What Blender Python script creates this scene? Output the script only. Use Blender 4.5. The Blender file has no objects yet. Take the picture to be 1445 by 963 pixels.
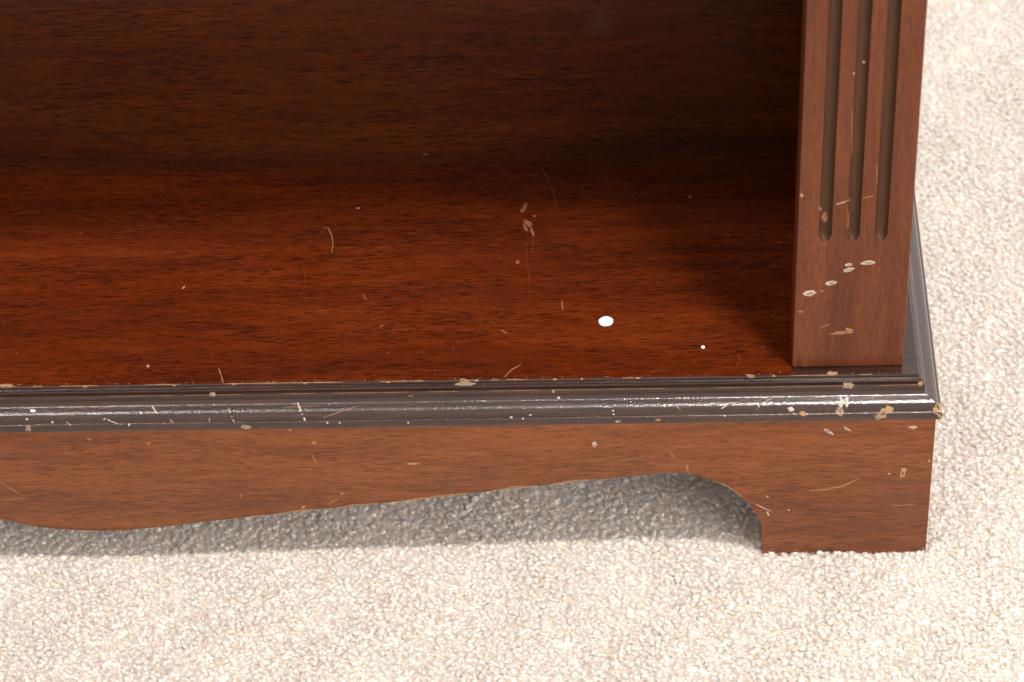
import bpy, math, random
import numpy as np
from mathutils import Vector, Matrix
from mathutils.bvhtree import BVHTree

rnd = random.Random(7)
SC = bpy.context.scene
COL = SC.collection
U = 0.01                      # everything below is written in centimetres

# ------------------------------------------------------------------ camera
PITCH, YAW, ROLL = 0.744, 0.027, -0.033
CAM = Vector((-15.644, -113.468, 118.025))
FPX, PW, PH = 5000.0, 1445.0, 963.0
_f = Vector((-math.sin(YAW)*math.cos(PITCH), math.cos(YAW)*math.cos(PITCH), -math.sin(PITCH)))
_r = Vector((math.cos(YAW), math.sin(YAW), 0))
_u = _r.cross(_f)
R_ = _r*math.cos(ROLL) + _u*math.sin(ROLL)
U_ = -_r*math.sin(ROLL) + _u*math.cos(ROLL)
F_ = _f
cam = bpy.data.cameras.new('camera')
camo = bpy.data.objects.new('camera', cam)
COL.objects.link(camo)
m = Matrix((R_, U_, -F_)).transposed().to_4x4()
m.translation = CAM*U
camo.matrix_world = m
cam.sensor_width = 36.0
cam.lens = FPX/PW*36.0
cam.clip_start = 0.05
cam.clip_end = 100
cam.dof.use_dof = True
cam.dof.focus_distance = 1.60
cam.dof.aperture_fstop = 13.0
SC.camera = camo

# ------------------------------------------------------------------ light
w = bpy.data.worlds.new('World')
SC.world = w
w.use_nodes = True
bg = w.node_tree.nodes['Background']
bg.inputs['Color'].default_value = (1.0, 0.955, 0.91, 1)
bg.inputs['Strength'].default_value = 1.06

def softbox(name, loc, aim, sx, sy, power, col=(1, .95, .88)):
    l = bpy.data.lights.new(name, 'AREA')
    l.shape = 'RECTANGLE'
    l.size, l.size_y = sx*U, sy*U
    l.energy = power
    l.color = col
    o = bpy.data.objects.new(name, l)
    COL.objects.link(o)
    o.location = Vector(loc)*U
    d = Vector(aim) - Vector(loc)
    o.rotation_euler = d.to_track_quat('-Z', 'Y').to_euler()
    return o
softbox('softbox_right', (34, -50.5, 250), (-14, 4, 8), 20, 10, 49)
softbox('softbox_left', (-92, -50, 250), (-28, 4, 8), 20, 10, 15)
softbox('fill_right', (170, -175, 120), (-20, 0, 8), 170, 150, 72, (1, .97, .94))  # added broad fill from the front right, stands for no known window

SC.view_settings.view_transform = 'Standard'
SC.view_settings.look = 'None'
SC.view_settings.exposure = 0.0
SC.view_settings.gamma = 1.0
SC.view_settings.use_curve_mapping = False
SC.render.engine = 'CYCLES'
SC.cycles.use_denoising = True
SC.cycles.max_bounces = 18
SC.cycles.diffuse_bounces = 14
SC.cycles.glossy_bounces = 4
SC.cycles.use_adaptive_sampling = True
SC.cycles.adaptive_threshold = 0.01
SC.cycles.sample_clamp_indirect = 6

# ------------------------------------------------------------------ helpers
def link(name, me, mat=None, parent=None):
    o = bpy.data.objects.new(name, me)
    COL.objects.link(o)
    if mat is not None:
        if not me.materials:
            me.materials.append(mat)
    if parent is not None:
        o.parent = parent
    return o

def mesh(name, vs, fs, smooth=None):
    me = bpy.data.meshes.new(name)
    me.from_pydata([(v[0]*U, v[1]*U, v[2]*U) for v in vs], [], fs)
    me.update()
    if smooth is not None:
        me.shade_smooth()
        me.set_sharp_from_angle(angle=math.radians(smooth))
    return me

def box(x0, x1, y0, y1, z0, z1, b=0.0):
    import bmesh
    bm = bmesh.new()
    vs = [bm.verts.new((x*U, y*U, z*U)) for x in (x0, x1) for y in (y0, y1) for z in (z0, z1)]
    for f in ((0, 1, 3, 2), (4, 6, 7, 5), (0, 4, 5, 1), (2, 3, 7, 6), (0, 2, 6, 4), (1, 5, 7, 3)):
        bm.faces.new([vs[i] for i in f])
    bmesh.ops.recalc_face_normals(bm, faces=bm.faces)
    if b:
        bmesh.ops.bevel(bm, geom=list(bm.edges), offset=b*U, segments=2, profile=.5, affect='EDGES')
    me = bpy.data.meshes.new('box')
    bm.to_mesh(me)
    bm.free()
    return me

# ------------------------------------------------------------------ materials
class NT:
    def __init__(s, name):
        s.m = bpy.data.materials.new(name)
        s.m.use_nodes = True
        s.t = s.m.node_tree
        s.b = s.t.nodes['Principled BSDF']
    def n(s, typ, **kw):
        nd = s.t.nodes.new(typ)
        for k, v in kw.items():
            if k.startswith('i_'):
                nd.inputs[k[2:].replace('_', ' ')].default_value = v
            else:
                setattr(nd, k, v)
        return nd
    def l(s, a, b):
        s.t.links.new(a, b)
    def ramp(s, fac, stops, interp='LINEAR'):
        r = s.n('ShaderNodeValToRGB')
        r.color_ramp.interpolation = interp
        e = r.color_ramp.elements
        while len(e) > 1:
            e.remove(e[-1])
        e[0].position, e[0].color = stops[0][0], tuple(stops[0][1]) + (1,)
        for p, c in stops[1:]:
            x = e.new(p)
            x.color = tuple(c) + (1,)
        s.l(fac, r.inputs['Fac'])
        return r.outputs['Color']
    def noise(s, vec, scale, detail=3, rough=.55, dist=0.0):
        a = s.n('ShaderNodeTexNoise')
        a.inputs['Scale'].default_value = scale
        a.inputs['Detail'].default_value = detail
        a.inputs['Roughness'].default_value = rough
        a.inputs['Distortion'].default_value = dist
        s.l(vec, a.inputs['Vector'])
        return a.outputs['Fac']
    def vmap(s, vec, scale, loc=(0, 0, 0), rot=(0, 0, 0)):
        mp = s.n('ShaderNodeMapping')
        mp.inputs['Scale'].default_value = scale
        mp.inputs['Location'].default_value = loc
        mp.inputs['Rotation'].default_value = rot
        s.l(vec, mp.inputs['Vector'])
        return mp.outputs['Vector']
    def mix(s, fac, a, b, mode='MIX'):
        x = s.n('ShaderNodeMix', data_type='RGBA', blend_type=mode)
        for sock, v in ((x.inputs[0], fac), (x.inputs[6], a), (x.inputs[7], b)):
            if hasattr(v, 'links'):
                s.l(v, sock)
            elif isinstance(v, (int, float)):
                sock.default_value = v
            else:
                sock.default_value = tuple(v) + (1,)
        return x.outputs[2]
    def math(s, op, a, b=0.0):
        x = s.n('ShaderNodeMath', operation=op)
        for sock, v in zip(x.inputs, (a, b)):
            if hasattr(v, 'links'):
                s.l(v, sock)
            else:
                sock.default_value = v
        return x.outputs[0]

def mahogany(name, axis, dark, mid, light, rough=.3, coat=.6, coat_rough=.12, seed=0.0, pore=1.0, scale=1.0, spec=.4):
    """wood with the grain along axis (0, 1, 2): pores, fibre streaks and broad figure"""
    k = NT(name)
    co = k.n('ShaderNodeTexCoord').outputs['Object']
    g = lambda al, ac: tuple((al if i == axis else ac)*scale/U for i in range(3))
    off = (seed*3.1, seed*1.7, seed*2.3)
    wav = k.noise(k.vmap(co, g(.06, .16), off), 1.0, 2)
    wv = k.n('ShaderNodeVectorMath', operation='SCALE')
    comb = k.n('ShaderNodeCombineXYZ')
    for i in range(3):
        if i != axis:
            k.l(wav, comb.inputs[i])
    k.l(comb.outputs[0], wv.inputs[0])
    wv.inputs['Scale'].default_value = 1.3*U
    ad = k.n('ShaderNodeVectorMath', operation='ADD')
    k.l(co, ad.inputs[0])
    k.l(wv.outputs[0], ad.inputs[1])
    v = ad.outputs[0]
    broad = k.noise(k.vmap(v, g(.05, .55), off), 1.0, 3)
    figure = k.noise(k.vmap(v, g(.35, 3.0), off), 1.0, 4, .6)
    fibre = k.noise(k.vmap(v, g(.7, 20.), off), 1.0, 3, .6)
    pores = k.noise(k.vmap(v, g(1.4, 17.), (off[1], off[2], off[0])), 1.0, 2, .5)
    clump = k.noise(k.vmap(v, g(.16, .7), (off[2], off[0], off[1])), 1.0, 3, .6)
    f = k.math('ADD', k.math('MULTIPLY', broad, .42), k.math('MULTIPLY', figure, .30))
    f = k.math('ADD', f, k.math('MULTIPLY', fibre, .42))
    col = k.ramp(f, [(.40, dark), (.57, mid), (.74, light)])
    pm = k.math('ADD', pores, k.math('MULTIPLY', k.math('SUBTRACT', clump, .5), .30))
    pmask = k.ramp(pm, [(.53, (0, 0, 0)), (.615, (pore*.92,)*3)])
    col = k.mix(pmask, col, tuple(c*.5 for c in dark))
    k.l(col, k.b.inputs['Base Color'])
    k.b.inputs['Roughness'].default_value = rough
    k.b.inputs['Specular IOR Level'].default_value = spec
    k.b.inputs['Coat Weight'].default_value = coat
    k.b.inputs['Coat Roughness'].default_value = coat_rough
    rr = k.ramp(k.noise(k.vmap(co, g(.15, .3), off), 1.0, 3), [(.3, (rough*.8,)*3), (.7, (rough*1.25,)*3)])
    k.l(rr, k.b.inputs['Roughness'])
    bp = k.n('ShaderNodeBump')
    bp.inputs['Strength'].default_value = .25
    bp.inputs['Distance'].default_value = .0003
    hb = k.math('SUBTRACT', k.math('MULTIPLY', fibre, .4), pmask)
    k.l(hb, bp.inputs['Height'])
    k.l(bp.outputs[0], k.b.inputs['Normal'])
    bc = k.n('ShaderNodeBump')
    bc.inputs['Strength'].default_value = .10
    bc.inputs['Distance'].default_value = .0003
    k.l(k.noise(k.vmap(co, (1/U,)*3), 9.0, 2), bc.inputs['Height'])
    k.l(bc.outputs[0], k.b.inputs['Coat Normal'])
    return k.m

M = {}
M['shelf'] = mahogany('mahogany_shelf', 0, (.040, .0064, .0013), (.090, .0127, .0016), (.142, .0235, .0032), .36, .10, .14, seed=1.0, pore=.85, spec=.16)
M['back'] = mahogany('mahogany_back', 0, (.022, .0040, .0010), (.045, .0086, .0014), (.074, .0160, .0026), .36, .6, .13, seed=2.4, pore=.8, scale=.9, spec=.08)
M['skirt'] = mahogany('mahogany_skirt', 0, (.085, .0215, .0066), (.158, .0445, .0118), (.225, .071, .0195), .42, .15, .25, seed=3.7, pore=.6, spec=.25)
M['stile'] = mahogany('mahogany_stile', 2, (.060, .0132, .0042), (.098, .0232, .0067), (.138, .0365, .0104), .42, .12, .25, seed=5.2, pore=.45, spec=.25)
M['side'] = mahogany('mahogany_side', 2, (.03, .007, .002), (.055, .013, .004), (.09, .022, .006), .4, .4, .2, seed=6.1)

def lacquer(name, peel_h):
    k = NT(name)
    co = k.n('ShaderNodeTexCoord').outputs['Object']
    c = k.vmap(co, (1/U,)*3)
    st = k.noise(k.vmap(co, (.25/U, 6/U, 6/U)), 1.0, 4)
    col = k.ramp(st, [(.35, (.016, .0060, .0040)), (.6, (.033, .0125, .0085)), (.75, (.058, .021, .013))])
    k.l(col, k.b.inputs['Base Color'])
    k.b.inputs['Roughness'].default_value = .30
    k.b.inputs['Coat Weight'].default_value = 1.0
    k.b.inputs['Coat Roughness'].default_value = .10
    k.b.inputs['Specular IOR Level'].default_value = .2
    bp = k.n('ShaderNodeBump')
    bp.inputs['Strength'].default_value = peel_h
    bp.inputs['Distance'].default_value = .0004
    peel = k.math('ADD', k.noise(k.vmap(c, (1.0, .7, .7)), 13., 2, .5), k.math('MULTIPLY', k.noise(c, 30., 2), .3))
    k.l(peel, bp.inputs['Height'])
    k.l(bp.outputs[0], k.b.inputs['Normal'])
    k.l(bp.outputs[0], k.b.inputs['Coat Normal'])
    return k.m
M['moulding'] = lacquer('dark_moulding_lacquer', .25)
M['deck'] = lacquer('dark_plinth_top_lacquer', .10)
M['side_moulding'] = lacquer('smooth_dark_moulding_lacquer', .08)
M['side_moulding'].node_tree.nodes['Principled BSDF'].inputs['Coat IOR'].default_value = 1.75

def plain(name, col, rough=.6, var=.25, scale=8.0, coat=0):
    k = NT(name)
    k.b.inputs['Specular IOR Level'].default_value = .2
    co = k.n('ShaderNodeTexCoord').outputs['Object']
    n = k.noise(k.vmap(co, (1/U,)*3), scale, 4, .65)
    k.l(k.ramp(n, [(.3, tuple(c*(1-var) for c in col)), (.7, tuple(min(1, c*(1+var)) for c in col))]), k.b.inputs['Base Color'])
    k.b.inputs['Roughness'].default_value = rough
    k.b.inputs['Coat Weight'].default_value = coat
    bp = k.n('ShaderNodeBump')
    bp.inputs['Strength'].default_value = .4
    bp.inputs['Distance'].default_value = .0004
    k.l(n, bp.inputs['Height'])
    k.l(bp.outputs[0], k.b.inputs['Normal'])
    return k.m
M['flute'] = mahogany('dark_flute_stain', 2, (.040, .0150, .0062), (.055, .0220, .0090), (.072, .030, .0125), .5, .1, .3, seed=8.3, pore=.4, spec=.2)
M['bare'] = plain('bare_chipped_wood', (.29, .175, .092), .8, .3, 9.0)
M['bare_grey'] = plain('dirty_chipped_wood', (.22, .155, .11), .75, .35, 9.0)
M['edge'] = plain('worn_edge_wood', (.25, .11, .045), .6, .4, 7.0)
M['scratch'] = plain('scratched_finish', (.20, .095, .045), .6, .3, 9.0)
M['faint'] = plain('faint_scratch', (.085, .026, .008), .5, .3, 9.0)
M['white'] = plain('white_scuff', (.36, .29, .245), .55, .25, 10.0)
M['paper'] = plain('white_paper', (.82, .82, .81), .7, .02, 4.0)
M['dust'] = plain('pale_dust', (.30, .24, .20), .9, .3, 9.0)
M['glint'] = plain('painted_dent_glint', (.36, .31, .28), .3, .3, 9.0, coat=1)  # glint on small dents and chips, painted in as a pale colour
M['lint'] = plain('grey_lint', (.16, .16, .17), .9, .3, 9.0)

# ------------------------------------------------------------------ the bookcase
W_ = 100.0
YB = 16.2
ZT, ZP = 10.5, 8.637
HT = 52.0                     # underside of the top board
case = bpy.data.objects.new('bookcase', None)
COL.objects.link(case)
case['label'] = 'dark mahogany bookcase with a fluted stile and scalloped plinth standing on cream carpet'
case['category'] = 'bookcase'
PARTS = {}

# shelf boards
def prism(out, z0, z1):
    n = len(out)
    vs = [(x, y, z) for z in (z0, z1) for x, y in out]
    fs = [tuple(range(n-1, -1, -1)), tuple(range(n, 2*n))] + [(i, (i+1) % n, n+(i+1) % n, n+i) for i in range(n)]
    return mesh('prism', vs, fs)
shelf = link('shelf', prism([(-W_+6.38, .8), (-6.38, .8), (-6.38, 3.22), (-3.31, 3.22), (-3.31, YB-.7), (-W_+3.31, YB-.7), (-W_+3.31, 3.22), (-W_+6.38, 3.22)], ZP+.06, ZT), M['shelf'], case)
deck = [(-6.375, .801), (-.8, .801), (-.8, YB), (-3.3, YB), (-3.3, 3.215), (-6.375, 3.215)]
corner = link('plinth_top', prism(deck, ZP+.06, ZT), M['deck'], case)
link('plinth_top', prism([(-W_-x, y) for x, y in reversed(deck)], ZP+.06, ZT), M['deck'], case)
link('top_board', box(-W_+.8, -.8, .9, YB+.2, HT, HT+2.0, .15), M['shelf'], case)
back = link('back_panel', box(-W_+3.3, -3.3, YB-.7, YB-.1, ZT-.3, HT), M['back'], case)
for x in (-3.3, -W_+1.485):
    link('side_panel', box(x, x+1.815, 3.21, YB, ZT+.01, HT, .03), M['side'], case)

# stiles with three flutes cut into the face
def stile(x0, mirror=False):
    xs0, xs1, yf, yb = -6.37, -1.485, 1.285, 3.2
    z0, z1 = 10.535, HT
    cx = [-5.185, -3.985, -2.80]
    r, depth = .285, .27
    zr0, zr1 = 18.40, 46.0
    nu = 12
    rows = [z0+.05, 14.0, zr0-.52]
    nE = 9
    endz = [zr0 - .5*math.cos(math.pi/2*i/nE) for i in range(nE+1)]
    rows += endz + [24., 30., 40., zr1]
    hw = {}
    def width(z):
        if z < zr0-.51 or z > zr1-.001:
            return None
        if z < zr0:
            t = (zr0-z)/.5
            return max(.012, r*math.sqrt(max(0, 1-t*t)))
        return r
    rows += [zr1+.02, z1]
    xcols = [xs0+.05]
    for c in cx:
        xcols += [('f', c, -1+2*i/nu) for i in range(nu+1)]
    xcols += [xs1-.05]
    n = len(xcols)
    vs, fs, ff = [], [], [[], [], []]
    for z in rows:
        for c in xcols:
            if isinstance(c, tuple):
                wd = width(z)
                if wd is None:
                    vs.append((c[1]+c[2]*r, yf, z))
                else:
                    q = math.sqrt(max(0, 1-c[2]**2))
                    vs.append((c[1]+c[2]*wd, yf + depth*q*(wd/r), z))
            else:
                vs.append((c, yf, z))
    for j in range(len(rows)-1):
        for i in range(n-1):
            q = (j*n+i, j*n+i+1, (j+1)*n+i+1, (j+1)*n+i)
            k = None
            for t in range(3):
                a = 1+t*(nu+1)
                if a <= i < a+nu and endz[0]-.001 <= rows[j] < zr1-.001:
                    k = t
            (fs if k is None else ff[k]).append(q)
    # sides, rounded arris, back
    b = len(vs)
    zb, zt = z0+.05, z1
    ring = [(xs0+.05, yf), (xs0+.015, yf+.015), (xs0, yf+.05), (xs0, yb), (xs1, yb), (xs1, yf+.05), (xs1-.015, yf+.015), (xs1-.05, yf)]
    for z in (zb, zt):
        for x, y in ring:
            vs.append((x, y, z))
    for i in range(len(ring)-1):
        fs.append((b+i, b+8+i, b+8+i+1, b+i+1))
    # bottom arris and underside
    b2 = len(vs)
    for x, y in ((xs0+.05, yf+.03), (xs0+.03, yb), (xs1-.03, yb), (xs1-.05, yf+.03)):
        vs.append((x, y, z0))
    fs += [(b, b2, b2+3, b+7), (b2, b2+1, b2+2, b2+3), (b, b+3, b2+1, b2), (b+7, b2+3, b2+2, b+4)]
    sgn = -1 if mirror else 1
    tr = lambda p: ((-W_-p[0]) if mirror else p[0], p[1], p[2])
    V = [tr(p) for p in vs]
    flip = lambda F: [tuple(reversed(f)) for f in F] if mirror else F
    so = link('stile', mesh('stile', V, flip(fs), 40), M['stile'], case)
    for k in range(3):
        used = sorted({i for f in ff[k] for i in f})
        mp = {i: q for q, i in enumerate(used)}
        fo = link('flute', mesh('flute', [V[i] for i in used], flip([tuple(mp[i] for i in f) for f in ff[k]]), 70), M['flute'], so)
    return so, V, fs, ff
st, stV, stF, stFF = stile(0)
stile(0, True)

# plinth skirt: an outline with shaped feet
right = [(-7.50, -.25), (-7.53, .6), (-7.59, 1.8), (-7.75, 2.45), (-8.10, 3.10), (-8.42, 3.56), (-8.76, 3.95), (-9.22, 4.38), (-9.73, 4.72), (-10.12, 4.95), (-10.54, 5.13), (-10.95, 5.26), (-11.34, 5.31),
         (-11.9, 5.30), (-12.6, 5.24), (-13.25, 5.16), (-14.8, 4.98), (-16.46, 4.77), (-19.67, 4.34), (-22.9, 3.86), (-26.15, 3.46), (-29.4, 3.06), (-32.7, 2.62), (-34.2, 2.41), (-35.3, 2.26), (-36.0, 2.17),
         (-36.63, 2.11), (-37.3, 2.085), (-37.93, 2.085), (-38.6, 2.12), (-39.22, 2.18), (-39.9, 2.26), (-40.5, 2.36), (-41.0, 2.47), (-41.45, 2.62), (-41.95, 2.80), (-42.4, 2.98), (-43.4, 3.5), (-44.6, 4.05), (-46, 4.5), (-48, 4.8), (-50, 4.9)]
def plinth_front():
    out = right + [(-W_-x, z) for x, z in reversed(right[:-1])]
    vs, fs = [], []
    out = [(0, -.25)] + out + [(-W_, -.25)]
    # front face with a rounded lower arris; y 0..1.8
    ys = [(.0, .05), (.015, .015), (.05, 0), (1.8, 0)]
    n = len(out)
    for y, up_ in ys:
        for x, z in out:
            vs.append((x, y, z + up_))
    for x, z in out:
        vs.append((x, 0, ZP-.004))
    for x, z in out:
        vs.append((x, 1.8, ZP-.004))
    q = lambda a, i: a*n+i
    for i in range(n-1):
        for a in range(3):
            fs.append((q(a, i), q(a+1, i), q(a+1, i+1), q(a, i+1)))
        fs.append((q(0, i), q(0, i+1), q(4, i+1), q(4, i)))
        fs.append((q(3, i), q(5, i), q(5, i+1), q(3, i+1)))
        fs.append((q(4, i), q(4, i+1), q(5, i+1), q(5, i)))
    fs.append((q(0, 0), q(4, 0), q(5, 0), q(3, 0)))
    fs.append((q(0, n-1), q(3, n-1), q(5, n-1), q(4, n-1)))
    return vs, fs
pv, pf = plinth_front()
skirt = link('plinth_front', mesh('plinth_front', pv, pf, 30), M['skirt'], case)
def plinth_side(x):
    prof = [(1.81, -.25), (7.0, -.25), (7.1, 1.8), (7.6, 3.0), (8.6, 3.9), (9.6, 3.9), (10.6, 3.0), (11.1, 1.8), (11.2, -.25), (YB, -.25)]
    vs, fs = [], []
    n = len(prof)
    for xx in (x, x+1.8):
        for y, z in prof:
            vs.append((xx, y, z))
        for y, z in prof:
            vs.append((xx, y, ZP-.004))
    for i in range(n-1):
        fs += [(i, i+1, n+i+1, n+i), (2*n+i, 3*n+i, 3*n+i+1, 2*n+i+1), (i, 2*n+i, 2*n+i+1, i+1)]
    fs += [(0, n, 3*n, 2*n), (n-1, 3*n-1, 4*n-1, 2*n-1)]
    return mesh('plinth_side', vs, fs)
for x in (-1.8, -W_):
    link('plinth_side', plinth_side(x), M['skirt'], case)

# moulding: one profile run along front and sides, mitred
def profile():
    p = [(-.80, 10.10), (-.80, 10.498), (-.815, 10.5), (-.80, 10.503), (-.787, 10.485), (-.785, 10.40), (-.785, 10.30), (-.75, 10.285), (-.69, 10.285), (-.645, 10.27), (-.62, 10.235), (-.625, 10.19), (-.66, 10.16),
         (-.66, 10.105), (-.60, 10.095), (-.545, 10.085), (-.525, 10.06), (-.52, 10.0)]
    p = p[3:]
    key = [(-.52, 9.98), (-.52, 9.86), (-.518, 9.76), (-.495, 9.66), (-.43, 9.585), (-.30, 9.525), (-.16, 9.465), (-.04, 9.395), (.045, 9.305), (.085, 9.20), (.095, 9.10), (.095, 9.00)]
    for i in range(1, len(key)-2):
        for t in (0, .25, .5, .75):
            p.append(tuple(.5*(2*key[i][k] + (key[i+1][k]-key[i-1][k])*t + (2*key[i-1][k]-5*key[i][k]+4*key[i+1][k]-key[i+2][k])*t*t + (3*key[i][k]-key[i-1][k]-3*key[i+1][k]+key[i+2][k])*t**3) for k in (0, 1)))
    p += [(.097, 9.075), (.105, 9.06), (.135, 9.062), (.165, 9.055), (.190, 9.04), (.209, 9.018), (.222, 8.985), (.229, 8.94), (.229, 8.67), (.22, 8.645), (.205, ZP), (-.3, ZP)]
    return p
PRO = profile()
def moulding(which):
    vs, fs = [], []
    n = len(PRO)
    if which == 'front':
        seg = 60
        for i in range(seg+1):
            t = i/seg
            for o, z in PRO:
                xa, xb = -W_-o, o
                vs.append((xa+(xb-xa)*t, -o, z))
    else:
        for t in (0, 1):
            for o, z in PRO:
                y = -o + (YB+.2+o)*t + (0.004 if t == 0 else 0)
                vs.append(((o if which == 'right' else -W_-o), y, z))
        seg = 1
    for i in range(seg):
        for j in range(n-1):
            f = (i*n+j, i*n+j+1, (i+1)*n+j+1, (i+1)*n+j)
            fs.append(f if which != 'left' else tuple(reversed(f)))
    return vs, fs
mouldings = {}
for wh in ('front', 'right', 'left'):
    v, f = moulding(wh)
    mouldings[wh] = (link('front_moulding' if wh == 'front' else 'side_moulding', mesh('moulding', v, f, 35), M['moulding' if wh == 'front' else 'side_moulding'], case), v, f)
    o_ = mouldings[wh][0]
    for p in o_.data.polygons:
        pass

# ------------------------------------------------------------------ wear, laid on the real surfaces
def tree(v, f):
    return BVHTree.FromPolygons([Vector(p) for p in v], f)
def mesh_tree(o):
    return tree([tuple(c/U for c in v.co) for v in o.data.vertices], [tuple(p.vertices) for p in o.data.polygons])
T = {'shelf': mesh_tree(shelf), 'deck': mesh_tree(corner), 'back': mesh_tree(back), 'stile': tree(stV, stF + [q for k in stFF for q in k]), 'skirt': tree(pv, pf),
     'front': tree(*mouldings['front'][1:]), 'right': tree(*mouldings['right'][1:])}
HOST = {'shelf': shelf, 'deck': corner, 'back': back, 'stile': st, 'skirt': skirt, 'front': mouldings['front'][0], 'right': mouldings['right'][0]}

def at(px, py, host):
    """the point of a surface seen at a spot of the photograph, and its normal"""
    d = (F_*FPX + R_*(px-PW/2) - U_*(py-PH/2)).normalized()
    for h in (host if isinstance(host, tuple) else (host,)):
        loc, nor, idx, dist = T[h].ray_cast(CAM, d)
        if loc is not None:
            if nor.dot(d) > 0:
                nor = -nor
            return loc, nor
    return None

def patch(name, host, cx, cy, a, b, ang=0.0, mat='bare', rough=.3, h=.018, n=11, pts=None):
    """an irregular little raised or torn patch, at most 2 dozen faces; a, b half axes in photograph pixels"""
    ca, sa = math.cos(math.radians(ang)), math.sin(math.radians(ang))
    rings = []
    ph = [1+rnd.uniform(-rough, rough) for _ in range(n)]
    if pts:
        n = len(pts)
        ph = [1]*n
    c = at(cx, cy, host)
    if c is None:
        return
    vs = [c[0] + c[1]*h]
    for s, hh in ((.62, h*.8), (1.0, .003)):
        for i in range(n):
            if pts:
                x, y = (pts[i][0]-cx)*s, (pts[i][1]-cy)*s
            else:
                t = 2*math.pi*i/n
                k = s*(ph[i] if s == 1 else 1)
                x, y = a*k*math.cos(t), b*k*math.sin(t)
                x, y = x*ca+y*sa, -x*sa+y*ca
            q = at(cx+x, cy+y, host)
            if q is None:
                q = (vs[0], c[1])
            vs.append(q[0]+q[1]*hh)
    fs = []
    for i in range(n):
        j = (i+1) % n
        fs += [(0, 1+j, 1+i), (1+i, 1+j, 1+n+j, 1+n+i)]
    hk = host[0] if isinstance(host, tuple) else host
    return link(name, mesh(name, [tuple(v) for v in vs], fs), M[mat], HOST[hk])

def scratch(name, host, line, wpx, mat='scratch', h=.006, taper=True):
    """a thin line of lifted finish along photograph pixels"""
    pts = []
    for (x0, y0), (x1, y1) in zip(line, line[1:]):
        k = max(2, int(math.hypot(x1-x0, y1-y0)/7))
        for i in range(k):
            pts.append((x0+(x1-x0)*i/k, y0+(y1-y0)*i/k))
    pts.append(line[-1])
    vs, fs = [], []
    N = len(pts)
    for i, (x, y) in enumerate(pts):
        x2, y2 = pts[min(i+1, N-1)]
        x1, y1 = pts[max(i-1, 0)]
        L = math.hypot(x2-x1, y2-y1) or 1
        nx, ny = -(y2-y1)/L, (x2-x1)/L
        wd = wpx*.5*rnd.uniform(.55, 1.2)*(math.sin(math.pi*(i+.4)/(N-.2))**.5 if taper else 1)
        for s in (-1, 0, 1):
            q = at(x+nx*wd*s, y+ny*wd*s, host)
            if q is None:
                return
            vs.append(q[0]+q[1]*(h if s == 0 else .0025))
    for i in range(N-1):
        for s in (0, 1):
            fs.append((i*3+s, i*3+s+1, i*3+s+4, i*3+s+3))
    hk = host[0] if isinstance(host, tuple) else host
    return link(name, mesh(name, [tuple(v) for v in vs], fs), M[mat], HOST[hk])

FR = ('front', 'right')
# moulding: chips and dents
patch('paint_chip', FR, 1197, 544, 10, 5.5, 0, 'bare_grey', .3)
patch('paint_chip', FR, 1186, 581, 6, 8, 10, 'bare_grey', .25)
patch('dent', FR, 1187, 569, 3, 9, 0, 'glint', .3, h=.01)
patch('dent', FR, 1195, 568, 3, 9, 4, 'glint', .3, h=.01)
patch('paint_chip', FR, 1249, 581, 14, 6.5, 30, 'bare', .3)
patch('paint_chip', FR, 1239, 589, 4, 3, 20, 'bare_grey', .3)
patch('paint_chip', FR, 1324, 578, 6.5, 13, 12, 'bare', .3)
patch('paint_chip', FR, 1329, 590, 4, 3, 0, 'bare', .3)
patch('paint_chip', FR, 1299, 541, 3.5, 3, 0, 'bare', .3)
patch('paint_chip', FR, 1133, 584, 5.5, 4, -35, 'bare', .3)
patch('dent', FR, 1116, 578, 4, 3, 0, 'glint', .35)
patch('paint_chip', FR, 347, 603, 9, 4, -5, 'bare_grey', .3)
patch('paint_chip', FR, 40, 607, 4.5, 8, 8, 'bare_grey', .25)
patch('paint_chip', FR, 46, 580, 3.6, 2.2, 0, 'paper', .2)
patch('paint_chip', FR, 659, 542, 14, 3, 2, 'bare_grey', .3)
patch('paint_chip', FR, 300, 557, 4, 3, 0, 'bare_grey', .3)
patch('paint_chip', FR, 781, 553, 2.4, 2, 0, 'bare', .2)
patch('paint_chip', FR, 788, 562, 2.2, 1.8, 0, 'glint', .2)
patch('paint_chip', FR, 872, 595, 4, 1.6, 0, 'bare', .3)
patch('paint_chip', FR, 928, 593, 4, 2, 0, 'edge', .3)
patch('paint_chip', FR, 579, 559, 4, 1, 0, 'edge', .3)
for x, y in ((721, 589), (738, 591), (748, 586), (1023, 587), (866, 585), (38, 592), (74, 596), (147, 592), (182, 600), (865, 580), (576, 597), (1120, 584), (479, 597), (462, 597)):
    patch('dent', FR, x, y, rnd.uniform(1.2, 2.2), rnd.uniform(1.1, 1.9), 0, 'glint', .3, h=.01, n=7)
scratch('scratch', FR, [(420, 568), (424, 580), (429, 590), (432, 597)], 4.2, 'white')
scratch('scratch', FR, [(323, 576), (327, 588), (331, 598)], 3.2, 'white')
scratch('scratch', FR, [(214, 572), (219, 580), (223, 584)], 2.2, 'white')
scratch('scratch', FR, [(240, 592), (248, 601)], 2.0, 'white')
scratch('scratch', FR, [(147, 590), (160, 596), (171, 600)], 2.0, 'white')
scratch('scratch', FR, [(88, 590), (100, 601)], 1.8, 'white')
scratch('scratch', FR, [(455, 590), (475, 583), (505, 573)], 1.4, 'scratch')
scratch('scratch', FR, [(401, 575), (425, 574), (452, 573)], 1.3, 'scratch')
scratch('scratch', FR, [(1068, 578), (1074, 570), (1090, 562)], 1.8, 'white')
scratch('scratch', FR, [(1018, 577), (1028, 570)], 2.0, 'white')
scratch('scratch', FR, [(954, 572), (960, 579)], 1.6, 'white')
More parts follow.
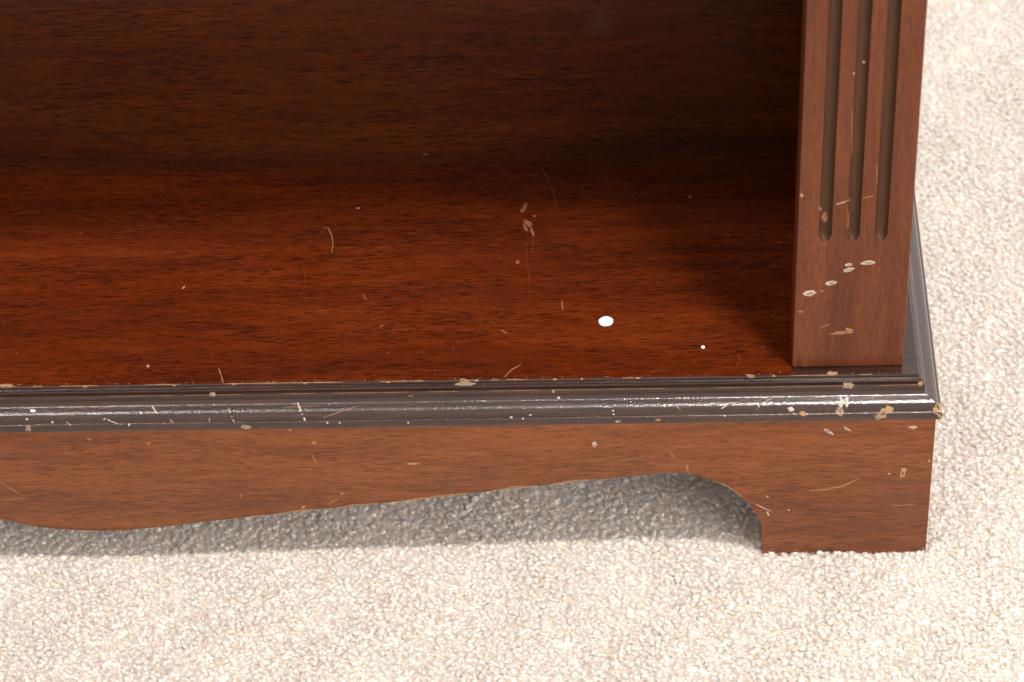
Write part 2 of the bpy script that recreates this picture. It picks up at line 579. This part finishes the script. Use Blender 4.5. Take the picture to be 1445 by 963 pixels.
scratch('scratch', FR, [(295, 590), (297, 600)], 1.6, 'white')
# shelf
scratch('scratch', 'shelf', [(763, 236), (770, 247), (777, 262), (783, 278), (785, 290), (784, 300)], 3.0, 'faint')
scratch('scratch', 'shelf', [(848, 238), (855, 247), (858, 256)], 2.4, 'faint')
scratch('scratch', 'shelf', [(886, 252), (881, 270), (873, 288), (867, 304)], 2.4, 'faint')
patch('paint_chip', 'shelf', 739, 294, 8, 2.6, 62, 'scratch', .3)
patch('paint_chip', 'shelf', 745, 315, 7, 3.2, -40, 'scratch', .35)
patch('paint_chip', 'shelf', 741, 320, 6, 2.0, -65, 'scratch', .35)
patch('paint_chip', 'shelf', 751, 327, 7, 1.9, -68, 'scratch', .35)
patch('paint_chip', 'shelf', 754, 305, 2.6, 1.4, 0, 'scratch', .3)
patch('paint_chip', 'shelf', 730, 370, 3, 2.6, 30, 'scratch', .35)
scratch('scratch', 'shelf', [(752, 332), (752, 345), (750, 358)], 2.2, 'faint')
scratch('scratch', 'shelf', [(743, 330), (743, 365), (747, 395), (747, 425)], 1.8, 'faint')
scratch('scratch', 'shelf', [(456, 322), (463, 322), (468, 332), (470, 344), (468, 358)], 2.0, 'scratch')
scratch('scratch', 'shelf', [(446, 336), (452, 331), (458, 323)], 1.4, 'faint')
scratch('scratch', 'shelf', [(427, 375), (431, 395), (428, 410), (423, 417)], 1.6, 'faint')
scratch('scratch', 'shelf', [(577, 367), (577, 380)], 1.6, 'faint')
scratch('scratch', 'shelf', [(308, 519), (312, 530), (315, 541)], 2.6, 'scratch')
scratch('scratch', 'shelf', [(711, 533), (722, 522), (736, 514)], 1.8, 'scratch')
scratch('scratch', 'shelf', [(688, 450), (698, 457)], 2.0, 'faint')
scratch('scratch', 'shelf', [(707, 466), (716, 471)], 2.0, 'scratch')
scratch('scratch', 'shelf', [(670, 405), (671, 430), (673, 440)], 1.4, 'faint')
scratch('scratch', 'shelf', [(905, 534), (922, 525), (938, 521)], 1.4, 'faint')
scratch('scratch', 'shelf', [(1042, 500), (1044, 510), (1038, 519)], 1.8, 'faint')
scratch('scratch', 'shelf', [(793, 425), (794, 438)], 2.2, 'scratch')
scratch('scratch', 'shelf', [(16, 306), (22, 301), (34, 300), (49, 300)], 1.8, 'faint')
scratch('scratch', 'shelf', [(922, 324), (930, 315)], 2.6, 'faint')
scratch('scratch', 'shelf', [(512, 416), (517, 424)], 1.6, 'scratch')
scratch('scratch', 'shelf', [(536, 462), (541, 459)], 2.0, 'scratch')
patch('paint_chip', 'shelf', 505, 294, 3, 1.2, 0, 'bare', .2)
patch('paint_chip', 'shelf', 259, 406, 3.2, 1.2, 40, 'bare', .2)
patch('paint_chip', 'shelf', 974, 278, 2.6, 2.2, 0, 'scratch', .2)
patch('paint_chip', 'shelf', 209, 517, 2.0, 2.0, 0, 'dust', .2)
for x, wd in ((9, 13), (246, 4), (655, 9), (672, 4), (783, 5), (548, 4), (821, 3), (1060, 8), (1092, 3), (1173, 8), (430, 4), (120, 5), (330, 4), (900, 4)):
    y = 549.2 - (x/1100.)*17.3
    patch('worn_edge', ('shelf', 'front', 'deck'), x, y-1.2 - (2 if x in (9, 1173) else 0), wd, 1.5 + (1.6 if wd > 7 else 0), 1, 'bare', .35, h=.02)
# back of the shelf bay
patch('dent', 'back', 600, 218, 3.4, 2.4, 0, 'faint', .2)
# stile: pale bruises, a rubbed spot, hairlines
for x, y, a, b, g in ((1142, 414.5, 10, 3.8, 8), (1172.5, 399.5, 8, 3.2, 12), (1197, 381, 8, 2.6, 10), (1225, 371, 11, 3.2, 3), (1197.5, 374, 5.5, 2.0, 4)):
    patch('bruise', 'stile', x, y, a, b, g, 'white', .2, h=.014, n=13)
    patch('bruise', 'stile', x+1, y-.3, a*.74, b*.58, g, 'bare_grey', .25, h=.022, n=9)
patch('paint_chip', 'stile', 1190, 469.5, 17, 2.6, 2, 'edge', .5, h=.006)
patch('paint_chip', 'stile', 1199, 466.5, 5, 3.4, -30, 'edge', .4, h=.007)
scratch('scratch', 'stile', [(1157, 463), (1170, 458)], 2.0, 'edge')
scratch('scratch', 'stile', [(1175, 290), (1186, 287), (1197, 284), (1199, 281)], 2.6, 'bare')
scratch('scratch', 'stile', [(1217, 280), (1232, 277)], 1.6, 'edge')
scratch('scratch', 'stile', [(1196, 290), (1197, 310), (1196, 323)], 2.0, 'edge')
scratch('scratch', 'stile', [(1203, 150), (1202, 220)], 1.2, 'edge')
scratch('scratch', 'stile', [(1238, 232), (1237, 262)], 1.4, 'edge')
patch('dent', 'stile', 1163.5, 307, 4.5, 7, 0, 'scratch', .25, h=.006)
patch('paint_chip', 'stile', 1131, 276, 2.5, 3, 0, 'bare', .2)
patch('paint_chip', 'stile', 1157, 295, 2, 3, 0, 'edge', .3)
patch('paint_chip', 'stile', 1205, 104, 1.8, 1.8, 0, 'bare', .2)
patch('paint_chip', 'stile', 1219, 88, 2.2, 1.8, 0, 'white', .2)
patch('dent', 'stile', 1165, 352, 4.5, 5, 0, 'stile', .2, h=.008)
patch('dent', 'stile', 1160, 411, 2.4, 1.6, 0, 'scratch', .2, h=.008)
patch('dent', 'stile', 1130, 440, 4.5, 1.4, 0, 'scratch', .2, h=.008)
# skirt
for x, y, a, b, g, mt in ((1168, 608.5, 9, 2.0, -28, 'white'), (1195, 605.5, 6, 2.0, -30, 'white'), (1288, 603, 6, 2.4, -5, 'white'), (839, 627.5, 3.2, 3.6, 40, 'white'),
                          (1274, 667, 4, 8, -14, 'bare'), (583, 654.5, 9, 1.6, 0, 'bare'), (126, 620, 3.2, 1.8, -20, 'edge'), (210, 626, 3.6, 2.0, 0, 'edge'), (443, 625, 3.6, 2.6, 0, 'edge'),
                          (483, 697, 3, 1.6, 30, 'edge'), (428, 716, 3.2, 1.6, 20, 'bare'), (409, 607, 2.4, 1.4, 0, 'bare'), (340, 700, 1.8, 1.8, 0, 'edge'), (970, 660, 2.2, 5, 4, 'edge'), (1255, 669, 1.4, 1.4, 0, 'white'),
                          (1311, 651, 1.6, 2.4, 0, 'bare'), (1303, 776, 1.6, 4, 0, 'edge'), (60, 746, 3.4, 1.6, 0, 'edge'), (135, 749, 3, 1.5, 0, 'edge'), (1083, 701, 1.4, 1.2, 0, 'white'), (1113, 720, 1.4, 1.2, 0, 'white')):
    patch('paint_chip', 'skirt', x, y, a, b, g, mt, .3, h=.01)
for x, y, a, b, g in ((1168, 608.5, 5, .9, -28), (1195, 605.5, 3.4, .9, -30), (1274, 668, 1.6, 4, -14), (839, 628, 1.4, 1.8, 40)):
    patch('dent', 'skirt', x, y, a, b, g, 'skirt', .2, h=.016, n=8)
scratch('scratch', 'skirt', [(196, 735), (197, 742), (196.5, 748)], 3.4, 'bare', taper=False)
scratch('scratch', 'skirt', [(1142, 693), (1165, 691), (1190, 686), (1213, 675)], 2.2, 'edge')
scratch('scratch', 'skirt', [(1066, 711), (1077, 717), (1088, 722)], 1.3, 'white')
scratch('scratch', 'skirt', [(1082, 722), (1085, 728)], 2.0, 'white')
scratch('scratch', 'skirt', [(1290, 712), (1270, 714), (1255, 713)], 1.4, 'edge')
scratch('scratch', 'skirt', [(0, 680), (15, 690), (28, 697)], 1.4, 'edge')
scratch('scratch', 'skirt', [(0, 706), (22, 704), (42, 703)], 1.3, 'edge')
scratch('scratch', 'skirt', [(945, 638), (953, 648)], 1.6, 'edge')
scratch('scratch', 'skirt', [(440, 642), (447, 655)], 1.8, 'edge')
scratch('scratch', 'skirt', [(463, 711), (478, 704)], 1.8, 'edge')

# rubbed lower arris of the skirt and rubbed upper arris of the moulding
def rubbed_skirt():
    vs, fs = [], []
    path = []
    for (x0, z0), (x1, z1) in zip(right[1:-4], right[2:-4]):
        k = max(1, int(abs(x1-x0)/.12)+1)
        for i in range(k):
            path.append((x0+(x1-x0)*i/k, z0+(z1-z0)*i/k))
    wob = 0
    for i, (x, z) in enumerate(path):
        inner = .5+.5*math.sin(x*1.9+1.3*math.sin(x*.7))
        heavy = 1.25 if -31 < x < -14 else (.8 if x > -11 else .3)
        wob = .6*wob + .4*rnd.random()
        hgt = max(0.0, (inner*.07 + wob*.12 - .04))*heavy
        xx, zz = path[min(i+1, len(path)-1)]
        dx, dz = xx-x, zz-z
        L = math.hypot(dx, dz) or 1
        nx, nz = dz/L, -dx/L
        if nz < 0:
            nx, nz = -nx, -nz
        if x > -8.7:
            nx, nz = 1, 0
        for off, y in ((-.004, .05), (.012, .006), (.012+hgt, -.006)):
            vs.append((x+nx*off, y, z+nz*off))
    for i in range(len(path)-1):
        for s in (0, 1):
            fs.append((i*3+s, i*3+s+1, i*3+s+4, i*3+s+3))
    o = link('worn_edge', mesh('worn_edge', vs, fs), M['bare'], skirt)
    o['kind'] = 'stuff'
rubbed_skirt()
def rubbed_moulding(y, z, name, lo, hi, mat, dens, wid):
    vs, fs = [], []
    x = lo
    while x < hi:
        L = rnd.uniform(.2, 1.6)
        if rnd.random() < dens:
            n = max(2, int(L/.12))
            b = len(vs)
            for i in range(n+1):
                t = wid*rnd.uniform(.4, 1.1)*math.sin(math.pi*min(max(i/n, .08), .92))
                xx = x+L*i/n
                vs += [(xx, y-.008, z-t*.9), (xx, y+.002, z+.008), (xx, y+t, z+.006)]
            for i in range(n):
                for s in (0, 1):
                    fs.append((b+i*3+s, b+i*3+s+3, b+i*3+s+4, b+i*3+s+1))
        x += L
    o = link('worn_edge', mesh('worn_edge', vs, fs), M[mat], mouldings['front'][0])
    o['kind'] = 'stuff'
rubbed_moulding(.790, 10.5, 'worn_edge', -46, -1.5, 'bare', .42, .020)
rubbed_moulding(.528, 10.075, 'worn_edge', -46, -1.2, 'scratch', .6, .016)

# dust on the shelf: specks nobody could count
def specks():
    vs, fs = [], []
    def crumb(x, y, z, r, fl=.5):
        b = len(vs)
        for i in range(5):
            t = 2*math.pi*i/5 + rnd.random()
            k = r*rnd.uniform(.6, 1.2)
            vs.append((x+k*math.cos(t), y+k*math.sin(t)*fl, z))
        vs.append((x, y, z+r*.5))
        for i in range(5):
            fs.append((b+i, b+(i+1) % 5, b+5))
    for _ in range(260):
        x = rnd.uniform(-43, -6.6)
        y = .85 + 11*rnd.random()**2.2
        crumb(x, y, ZT+.002, rnd.choice((.010, .013, .016, .024)), rnd.choice((.25, .4, .8)))
    for _ in range(34):
        crumb(-6.5-2.6*rnd.random()**1.6, rnd.uniform(.9, 13), ZT+.002, rnd.choice((.008, .013, .02, .034)), rnd.choice((.4, .9)))
    for _ in range(140):
        x = rnd.uniform(-43, -1)
        y = .83+.12*rnd.random()
        crumb(x, y, ZT+.002, rnd.choice((.015, .02, .03)), .8)
    o = link('dust_specks', mesh('dust_specks', vs, fs), M['dust'], shelf)
    o['kind'] = 'stuff'
specks()

# two white paper dots lying on the shelf
def dot(cx, cy, r, lab):
    c, n = at(cx, cy, 'shelf')
    N = 20
    vs = []
    for hz, k in ((0.003, 1.0), (.028, 1.0), (.034, .94)):
        for i in range(N):
            t = 2*math.pi*i/N
            q = k*r*(1+.03*math.sin(2*t+.6)+.015*math.sin(5*t))
            vs.append((q*math.cos(t), q*math.sin(t), hz))
    fs = [tuple(2*N+i for i in range(N))]
    for a in range(2):
        fs += [(a*N+i, a*N+(i+1) % N, (a+1)*N+(i+1) % N, (a+1)*N+i) for i in range(N)]
    o = link('paper_dot', mesh('paper_dot', vs, fs), M['paper'])
    o.location = Vector((c.x, c.y, ZT))*U
    o['label'] = lab
    o['category'] = 'paper dot'
dot(855, 454, .325, 'larger round white paper dot lying on the dark shelf of the bookcase')
dot(992, 490.5, .085, 'tiny white paper speck on the shelf, right of the big white dot')

# ------------------------------------------------------------------ carpet
def carpet_material():
    k = NT('cream_wool_carpet')
    oi = k.n('ShaderNodeObjectInfo')
    geo = k.n('ShaderNodeNewGeometry')
    col = k.ramp(oi.outputs['Random'], [(0, (.84, .72, .58)), (.05, (.935, .845, .745)), (.5, (.965, .89, .81)), (1, (.972, .90, .83))])
    big = k.noise(k.vmap(geo.outputs['Position'], (1/U,)*3), .18, 3)
    tone = k.ramp(big, [(.3, (.965, .955, .945)), (.7, (1, 1, 1))])
    k.l(k.mix(1.0, col, tone, 'MULTIPLY'), k.b.inputs['Base Color'])
    k.b.inputs['Roughness'].default_value = .9
    k.b.inputs['Specular IOR Level'].default_value = 0
    k.b.inputs['Subsurface Weight'].default_value = .85
    k.b.inputs['Subsurface Radius'].default_value = (1.0, .93, .87)
    k.b.inputs['Subsurface Scale'].default_value = .0022
    tl = k.n('ShaderNodeBsdfTranslucent')
    k.l(k.mix(1.0, col, tone, 'MULTIPLY'), tl.inputs['Color'])
    mx = k.n('ShaderNodeMixShader')
    mx.inputs[0].default_value = .15
    k.l(k.b.outputs[0], mx.inputs[1])
    k.l(tl.outputs[0], mx.inputs[2])
    k.l(mx.outputs[0], k.t.nodes['Material Output'].inputs['Surface'])
    return k.m
M['pile'] = carpet_material()
M['carpet_base'] = plain('carpet_backing', (.88, .785, .685), .95, .05, 5.0)
M['carpet_far'] = plain('far_carpet_wool', (.53, .455, .385), .95, .12, 4.0)
sheet = lambda x0, x1, y0, y1, z: mesh('carpet', [(x0, y0, z), (x1, y0, z), (x1, y1, z), (x0, y1, z)], [(0, 1, 2, 3)])
floor = link('carpet', sheet(-260, 200, -220, 260, -.20), M['carpet_far'])
backing = link('carpet_backing', sheet(-90, 55, -50, 75, -.15), M['carpet_base'], floor)
floor['kind'] = 'structure'

def tuft(seed):
    """one twisted tuft of yarn: a bundle of short wool fibres"""
    r = random.Random(seed)
    vs, fs = [], []
    lean = r.uniform(0, 6.28)
    la = r.uniform(.02, .16)
    # the packed core of the yarn
    ca, cb = 9, 6
    rc = r.uniform(.135, .178)
    hc = r.uniform(.55, .61)
    ph = [r.uniform(0, 6.28) for _ in range(4)]
    core = [(la*math.cos(lean), la*math.sin(lean), hc)]
    for j in range(1, cb+1):
        t = j/cb*math.pi*.5 if j < cb else None
        for i in range(ca):
            a = 2*math.pi*i/ca
            w_ = 1+.20*math.sin(2*a+ph[0]+j*.5)+.15*math.sin(3*a+ph[1]-j)+r.uniform(-.10, .10)
            if t is None:
                rr, z = rc*.8, 0.0
            else:
                rr, z = rc*math.sin(t+.12)*w_, hc-.12*(1-math.cos(t))-(.10 if j == cb-1 else 0)+r.uniform(-.018, .018)
            f_ = (z/hc)**2
            core.append((rr*math.cos(a)+la*f_*math.cos(lean), rr*math.sin(a)+la*f_*math.sin(lean), z))
    vs += core
    for i in range(ca):
        fs.append((0, 1+i, 1+(i+1) % ca))
        for j in range(cb-1):
            fs.append((1+j*ca+i, 1+(j+1)*ca+i, 1+(j+1)*ca+(i+1) % ca, 1+j*ca+(i+1) % ca))
    for q in range(34):
        a = r.uniform(0, 6.28)
        rad = .165*math.sqrt(r.uniform(.12, 1))
        tw = r.uniform(1.0, 2.2)
        hgt = r.uniform(.53, .67)*(1-.16*(rad/.165)**2)
        flare = r.uniform(.9, 1.7)
        thick = r.uniform(.011, .019)
        b = len(vs)
        S = 4
        for s in range(S+1):
            t = s/S
            ang = a + tw*t
            rr = rad*(.7+.3*t)*(1+(flare-1)*t*t)
            x = rr*math.cos(ang) + la*t*t*math.cos(lean)
            y = rr*math.sin(ang) + la*t*t*math.sin(lean)
            z = hgt*t
            th = thick*(1 if s < S else .5)
            for c in range(3):
                g = 2.094*c + a
                vs.append((x+th*math.cos(g), y+th*math.sin(g), z))
        for s in range(S):
            for c in range(3):
                d = (c+1) % 3
                fs.append((b+s*3+c, b+s*3+d, b+(s+1)*3+d, b+(s+1)*3+c))
        fs.append((b+S*3, b+S*3+1, b+S*3+2))
    # stray hairs lying over the top
    for q in range(9):
        a = r.uniform(0, 6.28)
        x, y, z = .10*math.cos(a+2), .10*math.sin(a+2), hc-r.uniform(.06, .0)
        b = len(vs)
        for s in range(4):
            for c in range(3):
                g = 2.094*c
                vs.append((x-.010*math.sin(a)*math.cos(g), y+.010*math.cos(a)*math.cos(g), z+.010*math.sin(g)))
            a += r.uniform(-.5, .5)
            L_ = r.uniform(.06, .10)
            x, y, z = x+L_*math.cos(a), y+L_*math.sin(a), z+r.uniform(-.02, .035)-(.03 if s == 2 else 0)
        for s in range(3):
            for c in range(3):
                d = (c+1) % 3
                fs.append((b+s*3+c, b+s*3+d, b+(s+1)*3+d, b+(s+1)*3+c))
    me = mesh('tuft', vs, fs)
    me.shade_smooth()
    me.materials.append(M['pile'])
    return bpy.data.objects.new('tuft', me)
tufts = bpy.data.collections.new('tufts')
for s in range(9):
    tufts.objects.link(tuft(s))

def pile():
    g = np.random.default_rng(3)
    sp = .215
    pts = []
    X0, X1, Y0, Y1 = -90, 55, -50, 75
    nx, ny = int((X1-X0)/sp), int((Y1-Y0)/sp)
    gx, gy = np.meshgrid(np.arange(nx), np.arange(ny))
    x = X0 + (gx + .5*(gy % 2))*sp + g.normal(0, .055, gx.shape)
    y = Y0 + gy*sp + g.normal(0, .055, gx.shape)
    z = -.50 + .04*np.sin(x*.9+1.7*np.sin(y*.6)) + g.normal(0, .025, gx.shape)
    P = np.stack([x, y, z], -1).reshape(-1, 3)
    near = (P[:, 1] > -.30) & (P[:, 1] < .15) & (P[:, 0] > -7.7) & (P[:, 0] < .1)
    P[near, 2] += g.uniform(.0, .10, int(near.sum()))
    foot = (P[:, 1] > .10) & (P[:, 1] < 1.75) & ((P[:, 0] < -.05) & (P[:, 0] > -7.4))
    P = P[~foot]*U
    me = bpy.data.meshes.new('carpet_pile')
    me.vertices.add(len(P))
    me.vertices.foreach_set('co', P.astype(np.float32).ravel())
    me.update()
    o = link('carpet_pile', me, None, floor)
    o['kind'] = 'stuff'
    t = bpy.data.node_groups.new('pile', 'GeometryNodeTree')
    t.interface.new_socket('Geometry', in_out='INPUT', socket_type='NodeSocketGeometry')
    t.interface.new_socket('Geometry', in_out='OUTPUT', socket_type='NodeSocketGeometry')
    N = t.nodes.new
    gi, go = N('NodeGroupInput'), N('NodeGroupOutput')
    ci = N('GeometryNodeCollectionInfo')
    ci.inputs['Collection'].default_value = tufts
    ci.inputs['Separate Children'].default_value = True
    ci.inputs['Reset Children'].default_value = True
    ip = N('GeometryNodeInstanceOnPoints')
    ip.inputs['Pick Instance'].default_value = True
    rv = N('FunctionNodeRandomValue')
    rv.data_type = 'FLOAT_VECTOR'
    rv.inputs[0].default_value = (-.28, -.28, 0)
    rv.inputs[1].default_value = (.28, .28, 6.283)
    rs = N('FunctionNodeRandomValue')
    rs.data_type = 'FLOAT'
    rs.inputs[2].default_value = .80
    rs.inputs[3].default_value = .92
    er = N('FunctionNodeEulerToRotation')
    L = t.links.new
    L(gi.outputs[0], ip.inputs['Points'])
    L(ci.outputs[0], ip.inputs['Instance'])
    L(rv.outputs[0], er.inputs[0])
    L(er.outputs[0], ip.inputs['Rotation'])
    L(rs.outputs[1], ip.inputs['Scale'])
    L(ip.outputs[0], go.inputs[0])
    md = o.modifiers.new('pile', 'NODES')
    md.node_group = t
pile()

# bits of lint on the carpet
def lint(px, py, L, ang, lab):
    d = (F_*FPX + R_*(px-PW/2) - U_*(py-PH/2)).normalized()
    t = (.29-CAM.z)/d.z
    c = CAM+d*t
    vs, fs = [], []
    S = 5
    for s in range(S+1):
        q = s/S-.5
        th = .042*(1-abs(q)*1.2)
        x, y = L*q, .04*math.sin(q*5)
        for k in range(4):
            g = math.pi/2*k
            vs.append((x, y+th*math.cos(g), th*math.sin(g)))
    for s in range(S):
        for k in range(4):
            e = (k+1) % 4
            fs.append((s*4+k, s*4+e, (s+1)*4+e, (s+1)*4+k))
    fs += [(0, 1, 2, 3), tuple(S*4+k for k in (3, 2, 1, 0))]
    o = link('lint', mesh('lint', vs, fs, 60), M['lint'])
    o.location = c*U
    o.rotation_euler.z = math.radians(ang)
    o['label'] = lab
    o['category'] = 'lint'
lint(687, 853, .36, 25, 'longest grey lint fleck on the lit carpet in front of the plinth')
lint(665, 827, .20, 10, 'short grey lint fleck on the carpet closest below the skirt middle')
lint(1388, 608, .16, 0, 'small grey lint fleck on the carpet right of the plinth corner')
lint(994, 936, .22, 40, 'thin grey lint fleck lying lowest in view on the front carpet, left of the foot')
